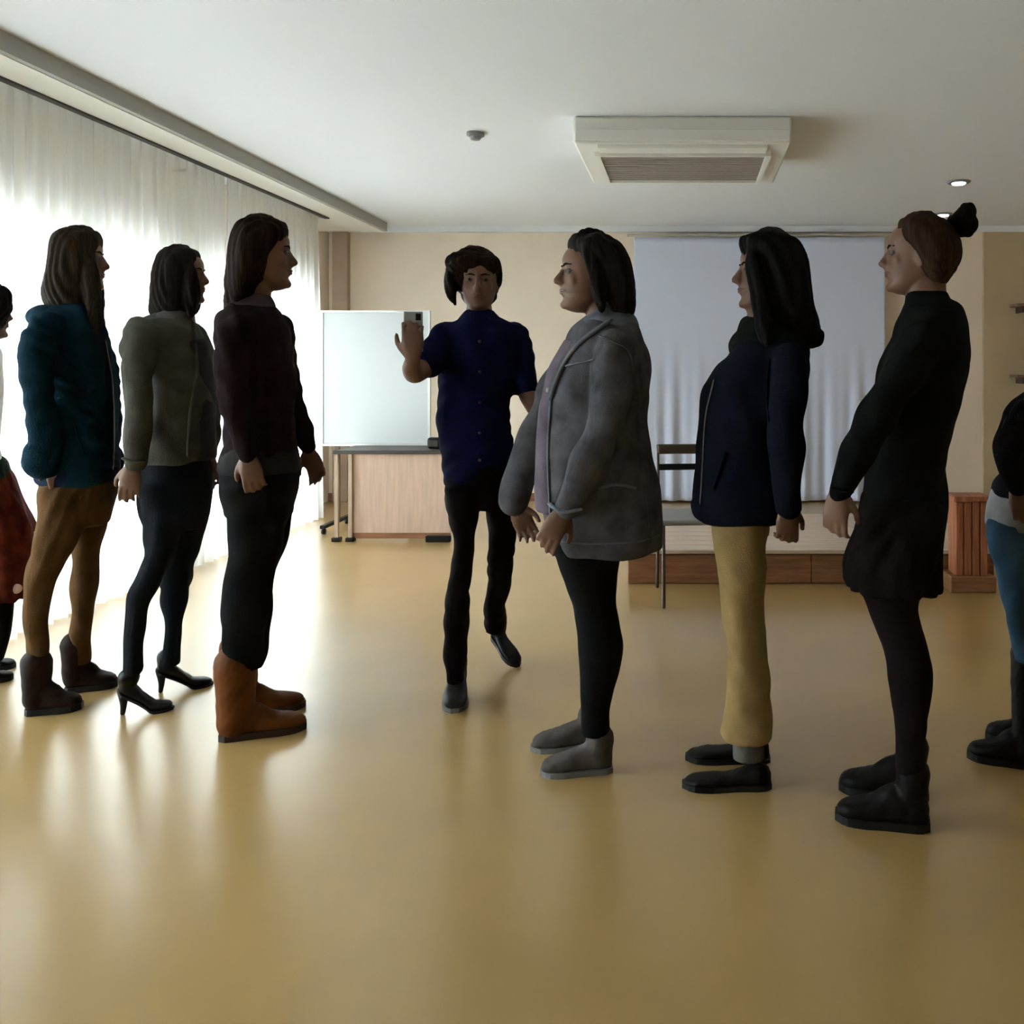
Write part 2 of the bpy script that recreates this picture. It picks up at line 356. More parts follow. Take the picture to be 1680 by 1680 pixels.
# reddish pedestal at the right
pe = empty('wooden_pedestal', (wx(1588, 4.80), 4.80, 0)); tag(pe, 'narrow reddish wooden pedestal with dark plinth, right of the skirt', 'pedestal')
MB().box(-.125, .125, -.1, .1, 0, .09, .006).build('plinth', M['stage_front'], pe)
for k in range(4): MB().box(-.088 + k * .045, -.048 + k * .045, -.07, -.05, .09, .50, .004).build('slat', M['redwood'], pe)
MB().box(-.088, .09, -.05, .07, .09, .50).build('column', M['redwood'], pe); MB().box(-.105, .105, -.09, .09, .50, .53, .006).build('top', M['redwood'], pe)
for py, lab in ((500, 'upper brown wall shelf at the right edge of the back wall'), (617, 'lower brown wall shelf at the right edge of the back wall')):
    s = empty('wall_shelf', (wx(1715, 7.85), 8.015, wz(py, 7.85))); tag(s, lab, 'shelf', 'wall shelves')
    MB().box(-.27, .27, -.2, 0, -.012, .012, .003).build('board', M['shelf'], s)
    for x in (-.2, .2): MB().box(x - .01, x + .01, -.16, 0, -.07, -.012).build('bracket', M['metal'], s)

# ------------------------------------------------------------------ people
class Person:
    """frame of one standing figure: s = right across the view, t = away from the viewer, h = up"""
    def __init__(p, bx, by, label):
        p.Y = FPX * EYE / (by - VPY); p.X = (bx - VPX) * p.Y / FPX
        n = math.hypot(p.X, p.Y); p.w = (p.X / n, p.Y / n); p.u = (p.w[1], -p.w[0])
        p.root = empty('person', (p.X, p.Y, 0), math.atan2(p.u[1], p.u[0])); tag(p.root, label, 'person')
        p.body = MB(); p.k = FPX / p.Y
    def s(p, px, t=0):
        k = (px - VPX) / FPX
        return (k * (p.Y + t * p.w[1]) - p.X - t * p.w[0]) / (p.u[0] - k * p.u[1])
    def h(p, py, s, t=0): return EYE + (VPY - py) / FPX * (p.Y + s * p.u[1] + t * p.w[1])
    def pt(p, px, py, t=0):
        s = p.s(px, t); return np.array([s, t, p.h(py, s, t)])
    def prof(p, E, t=0, inset=0, n=28, ex=2.3, cap=True, dense=.012, mb=None):
        """closed loft from silhouette rows (py, left px, right px, half depth[, t])"""
        rows = []
        for e in E:
            tt = t + (e[4] if len(e) > 4 else 0); a, b = p.s(e[1], tt), p.s(e[2], tt)
            rows.append((p.h(e[0], (a + b) / 2, tt), (a + b) / 2, max(.006, (b - a) / 2 - inset), max(.006, e[3] - inset), tt))
        rows = np.array(sorted(rows)); z = rows[:, 0]
        q = np.linspace(z[0], z[-1], max(4, int((z[-1] - z[0]) / dense)))
        c, a, b, tt = (pchip(z, rows[:, i], q) for i in (1, 2, 3, 4))
        an = np.linspace(0, 2 * np.pi, n, endpoint=False)
        cs = np.sign(np.cos(an)) * np.abs(np.cos(an)) ** (2 / ex); sn = np.sign(np.sin(an)) * np.abs(np.sin(an)) ** (2 / ex)
        R = [np.stack([c[i] + a[i] * cs, tt[i] + b[i] * sn, np.full(n, q[i])], 1) for i in range(len(q))]
        if cap:
            for top in ((0, 1) if cap == 2 else (1,)):
                i = -1 if top else 0; g = .35 * min(a[i], b[i]); X = []
                for e in (.5, .85):
                    X.append(np.stack([c[i] + a[i] * cs * math.sqrt(1 - e * e), tt[i] + b[i] * sn * math.sqrt(1 - e * e), np.full(n, q[i] + (g * e if top else -g * e))], 1))
                R = R + X if top else X[::-1] + R
        (mb if mb is not None else p.body).rings(R)
    def limb(p, P, inset=0, mb=None, n=14):
        """arm: rows (px, py, t, radius)"""
        (mb if mb is not None else p.body).tube([p.pt(a, b, c) for a, b, c, r in P], [max(min(r, .024), r - inset) for *_, r in P], n=n)

def frame(d, nrm):
    d = np.array(d, float); d /= np.linalg.norm(d); nrm = np.array(nrm, float); nrm = nrm - d * (nrm @ d); nrm /= np.linalg.norm(nrm)
    return d, nrm, np.cross(nrm, d)
def hand(mb, wrist, d, nrm, thumb=1, curl=.35, size=1.0, spread=.06, curls=None):
    """palm, four separate fingers and a thumb. d: pointing, nrm: palm side, thumb: which edge"""
    d, nr, sd = frame(d, nrm); w = np.array(wrist, float); z = size
    P = lambda a, b, c: w + (d * a + sd * b * thumb + nr * c) * z
    R = []; an = np.linspace(0, 2 * np.pi, 14, endpoint=False)
    for a, hw, ht in ((-.02, .024, .018), (0, .025, .018), (.02, .031, .017), (.05, .039, .016), (.08, .041, .014), (.092, .038, .011), (.097, .03, .006)):
        R.append(np.array([P(a, hw * math.copysign(abs(math.cos(x)) ** .8, math.cos(x)), ht * math.sin(x)) for x in an]))
    mb.rings(R)
    for k, (o, ln, r) in enumerate(((.031, .070, .0082), (.0105, .078, .0085), (-.0105, .073, .0082), (-.031, .058, .0072))):
        c = curls[k] if curls else curl * (1 + .18 * k)
        pos = np.array([.086, o * 1.0, 0.0]); ang = c * .35; pts = [P(*pos)]; sp = spread * o / .031
        for j, q in enumerate((.46, .31, .23)):
            pos = pos + ln * q * np.array([math.cos(ang), sp, math.sin(ang)]); pts.append(P(*pos)); ang += c
        mb.tube(pts, [r * z * 1.05, r * z, r * .95 * z, r * .8 * z], n=10, sub=3)
    mb.tube([P(.018, .022, .006), P(.045, .044, .014), P(.070, .056, .022), P(.090, .058, .030)], [.0125 * z, .0115 * z, .010 * z, .0085 * z], n=10, sub=3)

HEAD = [(-.03, .24, .06, .11), (0, .35, .03, .15), (.04, .42, -.03, .19), (.10, .43, -.12, .235), (.17, .40, -.23, .268), (.22, .425, -.29, .282), (.265, .405, -.335, .29),
        (.31, .43, -.365, .298), (.36, .412, -.385, .308), (.45, .405, -.415, .328), (.53, .388, -.435, .336), (.60, .418, -.45, .34), (.70, .425, -.452, .342), (.80, .385, -.435, .33),
        (.88, .31, -.385, .288), (.95, .19, -.28, .2), (.99, .06, -.14, .1)]
def head(p, px_nose, crown, chin, phi, px_axis=None, t=0, roll=0.0, skin=None):
    """head with brow, nose, lips, chin, ears; eyes and lips are parts. phi: facing angle, 0 = right in the picture, -90 = to the viewer"""
    ph = math.radians(phi); d = (math.cos(ph), math.sin(ph))
    s0 = p.s(px_axis if px_axis is not None else px_nose, t); zc = p.h(chin, s0, t); hh = p.h(crown, s0, t) - zc
    kx = p.w[1] / (p.w[0] ** 2 + p.w[1] ** 2)
    if px_axis is None: s0 = p.s(px_nose, t) - .55 * hh * d[0] * kx
    mb = MB(); an = np.linspace(0, 2 * np.pi, 28, endpoint=False); H = np.array(HEAD)
    q = np.linspace(H[0, 0], H[-1, 0], 46); fr_, bk_, hw_ = (pchip(H[:, 0], H[:, i], q) for i in (1, 2, 3))
    R = []
    for i in range(len(q)):
        cx_, a = (fr_[i] + bk_[i]) / 2, (fr_[i] - bk_[i]) / 2
        R.append(np.stack([cx_ + a * np.cos(an), hw_[i] * np.sign(np.sin(an)) * np.abs(np.sin(an)) ** .9, np.full(28, q[i])], 1))
    mb.rings(R)
    mb.tube([(.40, 0, .58), (.455, 0, .475), (.505, 0, .40)], [.03, .042, .05], n=10); mb.ell((.47, 0, .375), (.055, .062, .035))
    for y in (-1, 1):
        mb.ell((.445, y * .055, .375), (.045, .03, .033)); mb.ell((.29, y * .18, .42), (.08, .08, .11)); mb.ell((.36, y * .12, .61), (.05, .09, .026))
        mb.ell((-.02, y * .345, .47), (.075, .032, .125)); mb.ell((-.03, y * .335, .36), (.035, .03, .05))
    mb.tube([(.345, -.11, .268), (.425, -.04, .285), (.432, .04, .285), (.345, .11, .268)], [.012, .026, .026, .012], n=8); mb.tube([(.35, -.1, .25), (.42, -.04, .232), (.42, .04, .232), (.35, .1, .25)], [.012, .03, .03, .012], n=8)
    mb.ell((.395, 0, .07), (.06, .085, .06))
    A = Matrix.Translation((s0, t, zc)) @ Matrix.Diagonal((kx, 1, 1, 1)) @ Matrix.Rotation(ph, 4, 'Z') @ Matrix.Rotation(roll, 4, 'Y') @ Matrix.Scale(hh, 4)
    mb.xf(A); p.body.merge(mb)
    for y in (-1, 1):
        e = MB().ell((.355, y * .15, .525), (.05, .055, .040), 12, 8); e.xf(A); eo = e.build('eye', M['eye'], p.root, True)
        i_ = MB().ell((.396, y * .148, .525), (.013, .024, .024), 10, 6); i_.xf(A); i_.build('iris', M['iris'], eo, True)
    for y in (-1, 1):
        b_ = MB().tube([(.418, y * .06, .603), (.405, y * .13, .622), (.335, y * .215, .612)], [.012, .016, .008], n=8, sub=5); b_.xf(A); b_.build('eyebrow', BROW, p.root, True)
    l = MB().tube([(.395, -.105, .262), (.436, -.045, .274), (.447, 0, .272), (.436, .045, .274), (.395, .105, .262)], [.008, .018, .021, .018, .008], n=8)
    l.tube([(.39, -.10, .254), (.430, -.045, .240), (.440, 0, .236), (.430, .045, .240), (.39, .10, .254)], [.008, .019, .023, .019, .008], n=8); l.xf(A)
    l.build('lips', LIPS, p.root, True)
    return A, hh
BROW = mat('eyebrow_hair', (.012, .008, .006), .8, .05)
LIPS = mat('lips', (.11, .042, .034), .45, .4)

SHOE = {  # x along the foot 0 heel .. 1 toe, half width, top height, for a 0.26 m foot
    'flat': [(0, .014, .05), (.03, .026, .062), (.15, .032, .066), (.32, .032, .055), (.5, .037, .040), (.68, .043, .036), (.84, .040, .032), (.95, .026, .026), (1, .010, .018)],
    'sneaker': [(0, .018, .055), (.03, .031, .08), (.15, .036, .092), (.32, .037, .09), (.5, .041, .075), (.68, .047, .06), (.84, .044, .05), (.95, .03, .042), (1, .014, .03)],
    'boot': [(0, .020, .06), (.03, .034, .085), (.15, .040, .105), (.32, .041, .10), (.5, .043, .082), (.68, .048, .064), (.84, .045, .054), (.95, .031, .046), (1, .015, .034)],
}
def shoe(p, heel, toe, t, kind, m, sole, shaft=None, shaft_r=.05, rise=0.0, yaw=0.0, tz=0.0, hz=0.0, t2=None, shaft_lean=0.0):
    """heel, toe: px at plane t. rise: heel height of a high-heeled shoe"""
    a = np.array([p.s(heel, t), t]); b = np.array([p.s(toe, t if t2 is None else t2), (t if t2 is None else t2) + yaw])
    L = np.linalg.norm(b - a); ux = (b - a) / L; uy = np.array([-ux[1], ux[0]]); W_ = min(1.15, max(.85, L / .26))
    def G(x, y, z): c = a + ux * x * L + uy * y; return (c[0], c[1], z + hz + (tz - hz) * x)
    an = np.linspace(0, 2 * np.pi, 18, endpoint=False); mb = MB(); R = []; E = np.array(SHOE[kind])
    q = np.linspace(0, 1, 22); hw = pchip(E[:, 0], E[:, 1], q) * W_; tp = pchip(E[:, 0], E[:, 2], q)
    lift = rise * np.clip(1 - q / .62, 0, 1) ** .8 if rise else q * 0
    st = .012
    for i in range(len(q)):
        lo = st * .6 + lift[i]; hi = tp[i] + lift[i]; cz, hz2 = (lo + hi) / 2, (hi - lo) / 2
        R.append([G(q[i], hw[i] * math.copysign(abs(math.cos(x)) ** .75, math.cos(x)), cz + hz2 * math.copysign(abs(math.sin(x)) ** .75, math.sin(x))) for x in an])
    mb.rings(R)
    if shaft:
        z0 = .05 + rise
        mb.tube([G(.17, 0, z0), G(.18, 0, z0 + (shaft - z0) * .45), G(.17 + shaft_lean, 0, shaft - .0)], [shaft_r * .86, shaft_r * .92, shaft_r], n=16)
        if kind == 'boot': mb.tube([G(.17, 0, .07 + rise), G(.36, 0, .075 + rise * .6), G(.55, 0, .05)], [.04, .036, .03], n=12)
    me = remesh(mb, 'shoe', .0065, 3); o = link('shoe' if kind != 'boot' else 'boot', folds(me, .0012, 40, 40, 3), m, p.root)
    sb = MB(); q2 = np.linspace(0, 1, 16); R = []
    hw2 = pchip(E[:, 0], E[:, 1], q2) * W_ * 1.06; l2 = rise * np.clip(1 - q2 / .62, 0, 1) ** .8 if rise else q2 * 0
    top = []; bot = []
    for i in range(16):
        e = -.012 if i == 0 else (1.012 if i == 15 else q2[i]); ht = (.022 if kind == 'boot' else .016) if not rise else .008
        R.append([G(e, -hw2[i], l2[i]), G(e, hw2[i], l2[i]), G(e, hw2[i], l2[i] + ht), G(e, -hw2[i], l2[i] + ht)])
    sb.rings(R)
    sb.build('sole', sole, o)
    if rise:
        MB().tube([G(.07, 0, rise + .01), G(.075, 0, rise * .5), G(.06, 0, .006)], [.02, .011, .008], n=12).build('heel', sole, o, True)
    return o
def garment(p, name, m, parts, voxel=.0078, amp=.0055, kz=13, kx=15, smooth=3, seed=1, parent=None):
    """parts: function adding solids to an MB"""
    mb = MB(); parts(mb); me = remesh(mb, name, voxel, smooth)
    if amp: folds(me, amp, kz, kx, seed)
    return link(name, me, m, parent or p.root)
def hair(p, m, parts, voxel=.0065, seed=5, amp=.0035):
    mb = MB(); parts(mb); me = remesh(mb, 'hair', voxel, 3); folds(me, amp, 4, 75, seed, 9); return link('hair', me, m, p.root)
def finish(p, skin):
    me = remesh(p.body, 'body', .0058, 2, .45); o = link('body', me, skin, p.root); return o
def strip(p, name, m, pts, r, flat=.4, parent=None):
    return MB().tube(pts, r, n=8, flat=flat).build(name, m, parent or p.root, True)
from mathutils.bvhtree import BVHTree
def surf(p, o, pix, off=.002):
    """points on the near surface of a garment, for seams and trims"""
    me = o.data; bv = BVHTree.FromPolygons([v.co for v in me.vertices], [q.vertices[:] for q in me.polygons])
    cx_, cy_ = -p.X * p.u[0] - p.Y * p.u[1], -p.X * p.w[0] - p.Y * p.w[1]; e = Vector((cx_, cy_, EYE)); out = []
    for px, py in pix:
        d = Vector(p.pt(px, py, 0)) - e; hit = bv.ray_cast(e, d.normalized())
        if hit[0] is not None: out.append(np.array(hit[0] + hit[1] * off))
    return out
def seam(p, o, name, m, pix, r=.004, n=10, flat=.6):
    P = np.array(pix, float); d = np.r_[0, np.cumsum(np.linalg.norm(np.diff(P, axis=0), axis=1))]; q = np.linspace(0, d[-1], n)
    pts = surf(p, o, list(zip(pchip(d, P[:, 0], q), pchip(d, P[:, 1], q))))
    if len(pts) > 2: MB().tube(pts, r, n=8, sub=2, flat=flat).build(name, m, o, True)
def buttons(p, parent, m, pts, r=.008):
    for q in pts: MB().ell(q, (r, r, r), 8, 5).build('button', m, parent, True)

# ---- woman in the teal jacket
p = Person(105, 1148, 'woman with long hair in a dark teal jacket and brown trousers'); 
A, hh = head(p, 180, 380, 479, -14)
tor = [(505, 85, 155, .11), (517, 55, 168, .155), (532, 47, 174, .178), (560, 46, 180, .18), (600, 50, 187, .172), (650, 56, 195, .165), (700, 60, 194, .165), (730, 55, 195, .175), (757, 52, 198, .182), (780, 55, 195, .18), (791, 60, 191, .175)]
neck = [(470, 110, 152, .055), (490, 103, 152, .056), (510, 95, 155, .07)]
nearA = [(76, 538, -.165, .056), (60, 590, -.2, .053), (62, 645, -.2, .05), (72, 700, -.18, .047), (84, 745, -.165, .045)]
farA = [(145, 540, .165, .056), (165, 600, .2, .053), (176, 655, .2, .05), (176, 710, .18, .047), (168, 748, .16, .045)]
p.prof(neck); p.prof(tor, inset=.024); p.limb(nearA, .02); p.limb(farA, .02)
hand(p.body, p.pt(84, 745, -.16), (.25, 0, -1), (0, 1, 0), 1, .3, .9); hand(p.body, p.pt(168, 748, .155), (-.1, 0, -1), (0, -1, 0), 1, .3, .9)
hip = [(765, 60, 190, .165), (800, 62, 190, .165), (830, 62, 185, .155), (860, 62, 178, .13)]
nl = [(800, 62, 150, .085), (850, 60, 142, .087), (900, 50, 125, .083), (930, 42, 106, .07), (960, 37, 91, .06), (1000, 35, 84, .056), (1050, 39, 81, .052), (1092, 45, 80, .046)]
fl = [(800, 108, 190, .085), (850, 110, 180, .085), (900, 114, 168, .075), (950, 117, 160, .06), (1000, 117, 155, .053), (1050, 112, 149, .05), (1088, 113, 146, .045)]
def legs(mb, i=0):
    p.prof(hip, inset=i, mb=mb); p.prof(nl, -.085, i, mb=mb); p.prof(fl, .09, i, mb=mb)
legs(p.body, .012)
finish(p, M['skin'])
teal = cloth('dark_teal_cloth', (.0035, .018, .030)); brown_t = cloth('brown_trouser_cloth', (.085, .045, .018))
def jk(mb): p.prof(tor, mb=mb); p.limb(nearA, mb=mb); p.limb(farA, mb=mb); mb.ell(p.pt(70, 755, -.17), (.06, .05, .07)); mb.ell(p.pt(180, 752, .16), (.05, .05, .07))
j = garment(p, 'jacket', teal, jk, seed=2)
cl = [(492, 92, 158, .085), (502, 84, 163, .1), (514, 78, 166, .12)]
garment(p, 'hood', teal, lambda mb: (p.prof(cl, mb=mb), mb.ell(p.pt(78, 520, 0), (.07, .12, .05))), amp=.003, parent=j)
garment(p, 'hem_band', cloth('navy_rib', (.006, .009, .025)), lambda mb: p.prof([(768, 54, 197, .186), (779, 54, 197, .186), (790, 58, 193, .18)], mb=mb), amp=.001, parent=j)
zipm = mat('dull_zip_metal', (.10, .10, .10), .45, .4, metal=.6)
seam(p, j, 'pocket_welt', teal, [(118, 690), (138, 745)], .007); seam(p, j, 'front_zip', zipm, [(172, 560), (184, 640), (186, 720), (184, 770)], .005)
seam(p, j, 'shoulder_seam', teal, [(66, 545), (92, 555), (112, 600)], .005)
garment(p, 'trousers', brown_t, lambda mb: legs(mb), seed=3)
hr = [(375, 112, 148, .05), (380, 94, 162, .075), (390, 85, 168, .092), (402, 81, 168, .1), (420, 79, 160, .106), (440, 76, 153, .107), (460, 71, 150, .105), (480, 68, 151, .102), (500, 74, 155, .1), (520, 88, 160, .1), (534, 105, 162, .085)]
def h1(mb): p.prof(hr, mb=mb); mb.tube([p.pt(140, 408, -.06), p.pt(148, 440, -.085), p.pt(152, 480, -.1), p.pt(157, 520, -.125), p.pt(156, 552, -.14)], [.02, .026, .028, .026, .012]); mb.tube([p.pt(158, 440, .08), p.pt(160, 480, .09), p.pt(162, 530, .1)], [.02, .024, .012])
hair(p, hairm('light_brown_hair', (.022, .015, .010)), h1)
bt = mat('dark_brown_leather', (.014, .006, .004), .55, .12, var=.2)
shoe(p, 44, 134, -.085, 'boot', bt, M['black'], .18, .049, yaw=-.05); shoe(p, 108, 192, .09, 'boot', bt, M['black'], .18, .047, yaw=-.03)

# ---- woman in the grey cardigan
p = Person(268, 1148, 'woman with dark bobbed hair in a grey-olive cardigan and high heels')
A, hh = head(p, 343, 410, 500, -22)
tor = [(508, 265, 310, .065), (518, 245, 318, .10), (528, 230, 322, .14), (542, 216, 331, .172), (562, 211, 338, .175), (600, 213, 346, .172), (640, 222, 350, .165), (680, 228, 351, .16), (720, 230, 352, .165), (748, 229, 353, .17), (756, 231, 351, .168)]
neck = [(490, 275, 316, .055), (510, 270, 314, .056), (525, 265, 318, .07)]
nearA = [(232, 545, -.16, .054), (224, 600, -.2, .051), (229, 660, -.205, .047), (226, 715, -.195, .042), (219, 758, -.19, .034)]
farA = [(318, 548, .16, .052), (340, 605, .2, .048), (343, 660, .2, .044), (342, 715, .19, .04), (342, 745, .19, .033)]
p.prof(neck); p.prof(tor, inset=.024); p.limb(nearA, .02); p.limb(farA, .02)
hand(p.body, p.pt(218, 762, -.19), (-.12, 0, -1), (.3, 1, 0), 1, .35, .88); hand(p.body, p.pt(342, 748, .19), (.05, 0, -1), (0, -1, 0), -1, .35, .88)
hip = [(738, 238, 344, .155), (765, 228, 351, .166), (800, 227, 352, .165), (830, 229, 350, .155), (862, 236, 342, .13)]
nl = [(800, 227, 300, .085), (850, 233, 298, .088), (900, 236, 292, .08), (930, 228, 280, .072), (960, 214, 262, .06), (990, 207, 248, .055), (1030, 203, 240, .048), (1060, 203, 233, .044), (1102, 204, 230, .038)]
fl = [(800, 268, 352, .085), (850, 267, 346, .087), (900, 264, 329, .078), (930, 262, 318, .068), (960, 262, 312, .06), (990, 263, 307, .053), (1030, 269, 300, .047), (1060, 267, 297, .043), (1092, 263, 297, .038)]
legs(p.body, .012); finish(p, M['skin'])
olive = cloth('grey_olive_knit', (.068, .067, .055)); dkj = cloth('charcoal_denim', (.009, .011, .015))
def jk(mb): p.prof(tor, mb=mb); p.limb(nearA, mb=mb); p.limb(farA, mb=mb)
j = garment(p, 'cardigan', olive, jk, seed=12)
garment(p, 'collar', cloth('pale_grey_knit', (.09, .088, .083)), lambda mb: p.prof([(510, 256, 318, .085), (520, 246, 321, .11), (532, 238, 322, .135)], mb=mb), amp=.003, parent=j)
garment(p, 'front_panel', cloth('grey_top_cloth', (.036, .035, .040)), lambda mb: p.prof([(560, 290, 342, .15), (620, 285, 352, .14), (690, 280, 354, .14), (752, 280, 356, .15)], mb=mb), amp=.001, seed=8, parent=j)
seam(p, j, 'button_band', olive, [(318, 535), (322, 600), (312, 680), (308, 745)], .010); seam(p, j, 'sleeve_cuff', olive, [(204, 752), (218, 757), (234, 756)], .008)
garment(p, 'trousers', dkj, lambda mb: legs(mb), seed=13)
hr = [(406, 278, 310, .05), (412, 265, 325, .078), (424, 256, 328, .094), (445, 250, 322, .102), (470, 247, 314, .104), (495, 245, 312, .102), (513, 246, 315, .092), (526, 256, 315, .075), (535, 272, 308, .05)]
def h1(mb): p.prof(hr, mb=mb); mb.tube([p.pt(306, 425, -.07), p.pt(314, 455, -.09), p.pt(316, 485, -.095), p.pt(312, 518, -.1)], [.02, .024, .025, .014]); mb.tube([p.pt(322, 450, .07), p.pt(322, 485, .08), p.pt(316, 515, .09)], [.02, .022, .014])
hair(p, hairm('black_brown_hair', (.012, .009, .008)), h1)
pump = mat('black_patent', (.006, .006, .006), .35, .2)
shoe(p, 196, 284, -.085, 'flat', pump, M['black'], .13, .036, rise=.075, yaw=-.03); shoe(p, 258, 349, .09, 'flat', pump, M['black'], .13, .036, rise=.075)

# ---- woman in the dark burgundy top and brown boots
p = Person(425, 1187, 'tall woman in profile in a dark burgundy top, black trousers and brown boots')
A, hh = head(p, 489, 366, 475, 0)
tor = [(494, 376, 446, .07), (505, 366, 454, .115), (516, 358, 461, .155), (540, 352, 473, .18), (580, 354, 480, .175), (620, 360, 484, .17), (660, 364, 484, .165), (700, 368, 485, .165), (722, 367, 486, .168), (738, 366, 487, .17)]
neck = [(465, 392, 446, .055), (485, 388, 445, .056), (505, 382, 448, .07)]
nearA = [(392, 542, -.165, .056), (380, 600, -.2, .052), (384, 655, -.205, .048), (396, 705, -.195, .043), (405, 742, -.19, .034)]
farA = [(452, 538, .165, .054), (462, 580, .195, .05), (473, 625, .2, .047), (485, 668, .195, .042), (496, 705, .18, .037), (504, 733, .17, .031)]
p.prof(neck); p.prof(tor, inset=.024); p.limb(nearA, .02); p.limb(farA, .02)
hand(p.body, p.pt(406, 746, -.19), (.2, 0, -1), (.2, 1, 0), 1, .4, .88); hand(p.body, p.pt(505, 737, .17), (.36, -.03, -1), (-.5, -1, 0), -1, .42, .88)
hip = [(735, 365, 488, .17), (770, 358, 492, .175), (800, 359, 490, .168), (842, 367, 481, .145)]
nl = [(800, 359, 474, .09), (850, 373, 472, .092), (900, 378, 464, .087), (930, 373, 453, .078), (960, 366, 447, .072), (1000, 362, 446, .068), (1040, 363, 439, .062), (1096, 367, 433, .054)]
fl = [(800, 375, 490, .09), (850, 383, 481, .092), (900, 386, 468, .085), (930, 378, 456, .076), (960, 371, 448, .07), (1000, 368, 447, .066), (1040, 368, 440, .06), (1092, 370, 434, .054)]
legs(p.body, .012); finish(p, M['skin'])
burg = cloth('dark_burgundy_knit', (.013, .0065, .008)); blk = cloth('black_trouser_cloth', (.0055, .0055, .006))
j = garment(p, 'jumper', burg, jk, seed=22)
garment(p, 'collar', cloth('mauve_grey_cloth', (.05, .035, .035)), lambda mb: p.prof([(490, 372, 449, .075), (499, 367, 453, .095), (507, 364, 455, .11)], mb=mb), amp=.001, parent=j)
garment(p, 'shirt_hem', cloth('dark_grey_shirt', (.022, .021, .021)), lambda mb: p.prof([(730, 366, 488, .172), (752, 360, 492, .18), (772, 357, 494, .182)], mb=mb), amp=.003, seed=4)
garment(p, 'trousers', blk, lambda mb: legs(mb), seed=23)
hr = [(358, 406, 450, .05), (364, 394, 465, .076), (374, 384, 473, .09), (386, 379, 472, .101), (398, 376, 464, .106), (416, 373, 452, .107), (445, 372, 440, .105), (470, 370, 426, .1), (492, 368, 416, .09), (508, 368, 405, .07), (516, 372, 396, .05)]
def h1(mb): p.prof(hr, mb=mb)
hair(p, hairm('dark_brown_hair', (.014, .007, .0045)), h1)
tan = mat('tan_brown_leather', (.10, .032, .006), .6, .12, var=.35, vscale=12)
shoe(p, 361, 501, -.085, 'boot', tan, mat('dark_brown_sole', (.03, .015, .008), .6), .245, .066, yaw=-.02); shoe(p, 368, 500, .09, 'boot', tan, bpy.data.materials['dark_brown_sole'], .245, .064, yaw=.02)

# ---- instructor walking towards the viewer
p = Person(775, 1142, 'person in a navy short-sleeved shirt walking forward with one hand raised')
A, hh = head(p, None, 420, 509, -94, px_axis=786, t=.0)
tor = [(516, 765, 808, .06), (524, 748, 830, .075), (533, 731, 849, .09), (548, 722, 853, .10), (580, 719, 846, .11), (620, 717, 842, .112), (660, 717, 840, .108), (700, 717, 839, .105), (722, 719, 842, .11), (745, 724, 846, .12), (775, 727, 840, .122), (798, 730, 832, .115)]
neck = [(495, 767, 806, .05, .03), (512, 764, 808, .05, .02), (528, 760, 812, .06)]
slR = [(737, 550, 0, .060), (720, 575, -.06, .060), (704, 594, -.115, .058)]
armR = [(737, 550, 0, .038), (708, 590, -.10, .042), (680, 612, -.19, .037), (676, 604, -.26, .033), (677, 593, -.31, .026)]
slL = [(843, 550, .0, .054), (855, 590, .01, .054), (860, 632, .0, .055)]
armL = [(843, 550, 0, .040), (855, 595, .01, .042), (863, 640, .0, .036), (877, 668, -.07, .033), (889, 690, -.13, .026)]
p.prof(neck); p.prof(tor, inset=.024); p.limb(armR); p.limb(armL)
hand(p.body, p.pt(677, 590, -.315), (.0, -.02, 1), (0, 1, 0), -1, 1.0, .92, curls=(.62, .66, .7, .75)); hand(p.body, p.pt(890, 692, -.135), (.35, -.4, -.8), (-1, 0, -.3), -1, .4, .92)
hip = [(770, 729, 838, .118), (790, 730, 831, .118), (815, 733, 829, .11), (832, 736, 832, .1)]
nl = [(800, 730, 788, .09), (832, 734, 783, .088), (870, 741, 782, .08), (900, 743, 780, .072), (930, 738, 777, .068), (960, 731, 772, .065), (1000, 729, 770, .06), (1040, 728, 768, .057), (1080, 729, 764, .05), (1118, 731, 762, .044)]
fl = [(800, 780, 832, .09, 0), (832, 794, 836, .088, .03), (862, 799, 846, .08, .05), (900, 800, 846, .075, .08), (930, 799, 840, .068, .13), (960, 798, 835, .062, .2), (1000, 796, 829, .056, .29), (1036, 796, 826, .046, .38)]
def legs4(mb, i=0): p.prof(hip, inset=i, mb=mb); p.prof(nl, -.05, i, mb=mb); p.prof(fl, 0, i, mb=mb)
legs4(p.body, .01); finish(p, M['skin'])
navy = cloth('navy_cloth', (.005, .007, .032))
j = garment(p, 'shirt', navy, lambda mb: (p.prof(tor, mb=mb), p.limb(slR, mb=mb), p.limb(slL, mb=mb)), seed=32)
garment(p, 'collar', navy, lambda mb: p.prof([(514, 759, 814, .075, .02), (522, 752, 822, .085, .01), (530, 746, 828, .09)], mb=mb), amp=.001, parent=j)
q = [p.pt(787, y, -.125) for y in (560, 610, 660, 710, 755)]; buttons(p, j, M['darkgrey'], q, .006)
garment(p, 'trousers', cloth('black_brown_cloth', (.006, .0045, .005)), lambda mb: legs4(mb), seed=33)
def h1(mb):
    c = p.pt(778, 446, .035); mb.ell(c, (.098, .10, .098), 22, 14); mb.ell(p.pt(768, 432, -.03), (.085, .062, .045), 18, 10); mb.ell(p.pt(796, 436, -.02), (.06, .066, .05), 18, 10)
    mb.tube([p.pt(744, 440, .0), p.pt(740, 462, -.01), p.pt(742, 482, -.01), p.pt(747, 500, -.01)], [.028, .022, .018, .006]); mb.tube([p.pt(811, 440, .0), p.pt(815, 460, 0), p.pt(811, 480, 0)], [.028, .022, .010])
    mb.ell(p.pt(785, 478, .07), (.07, .05, .07))
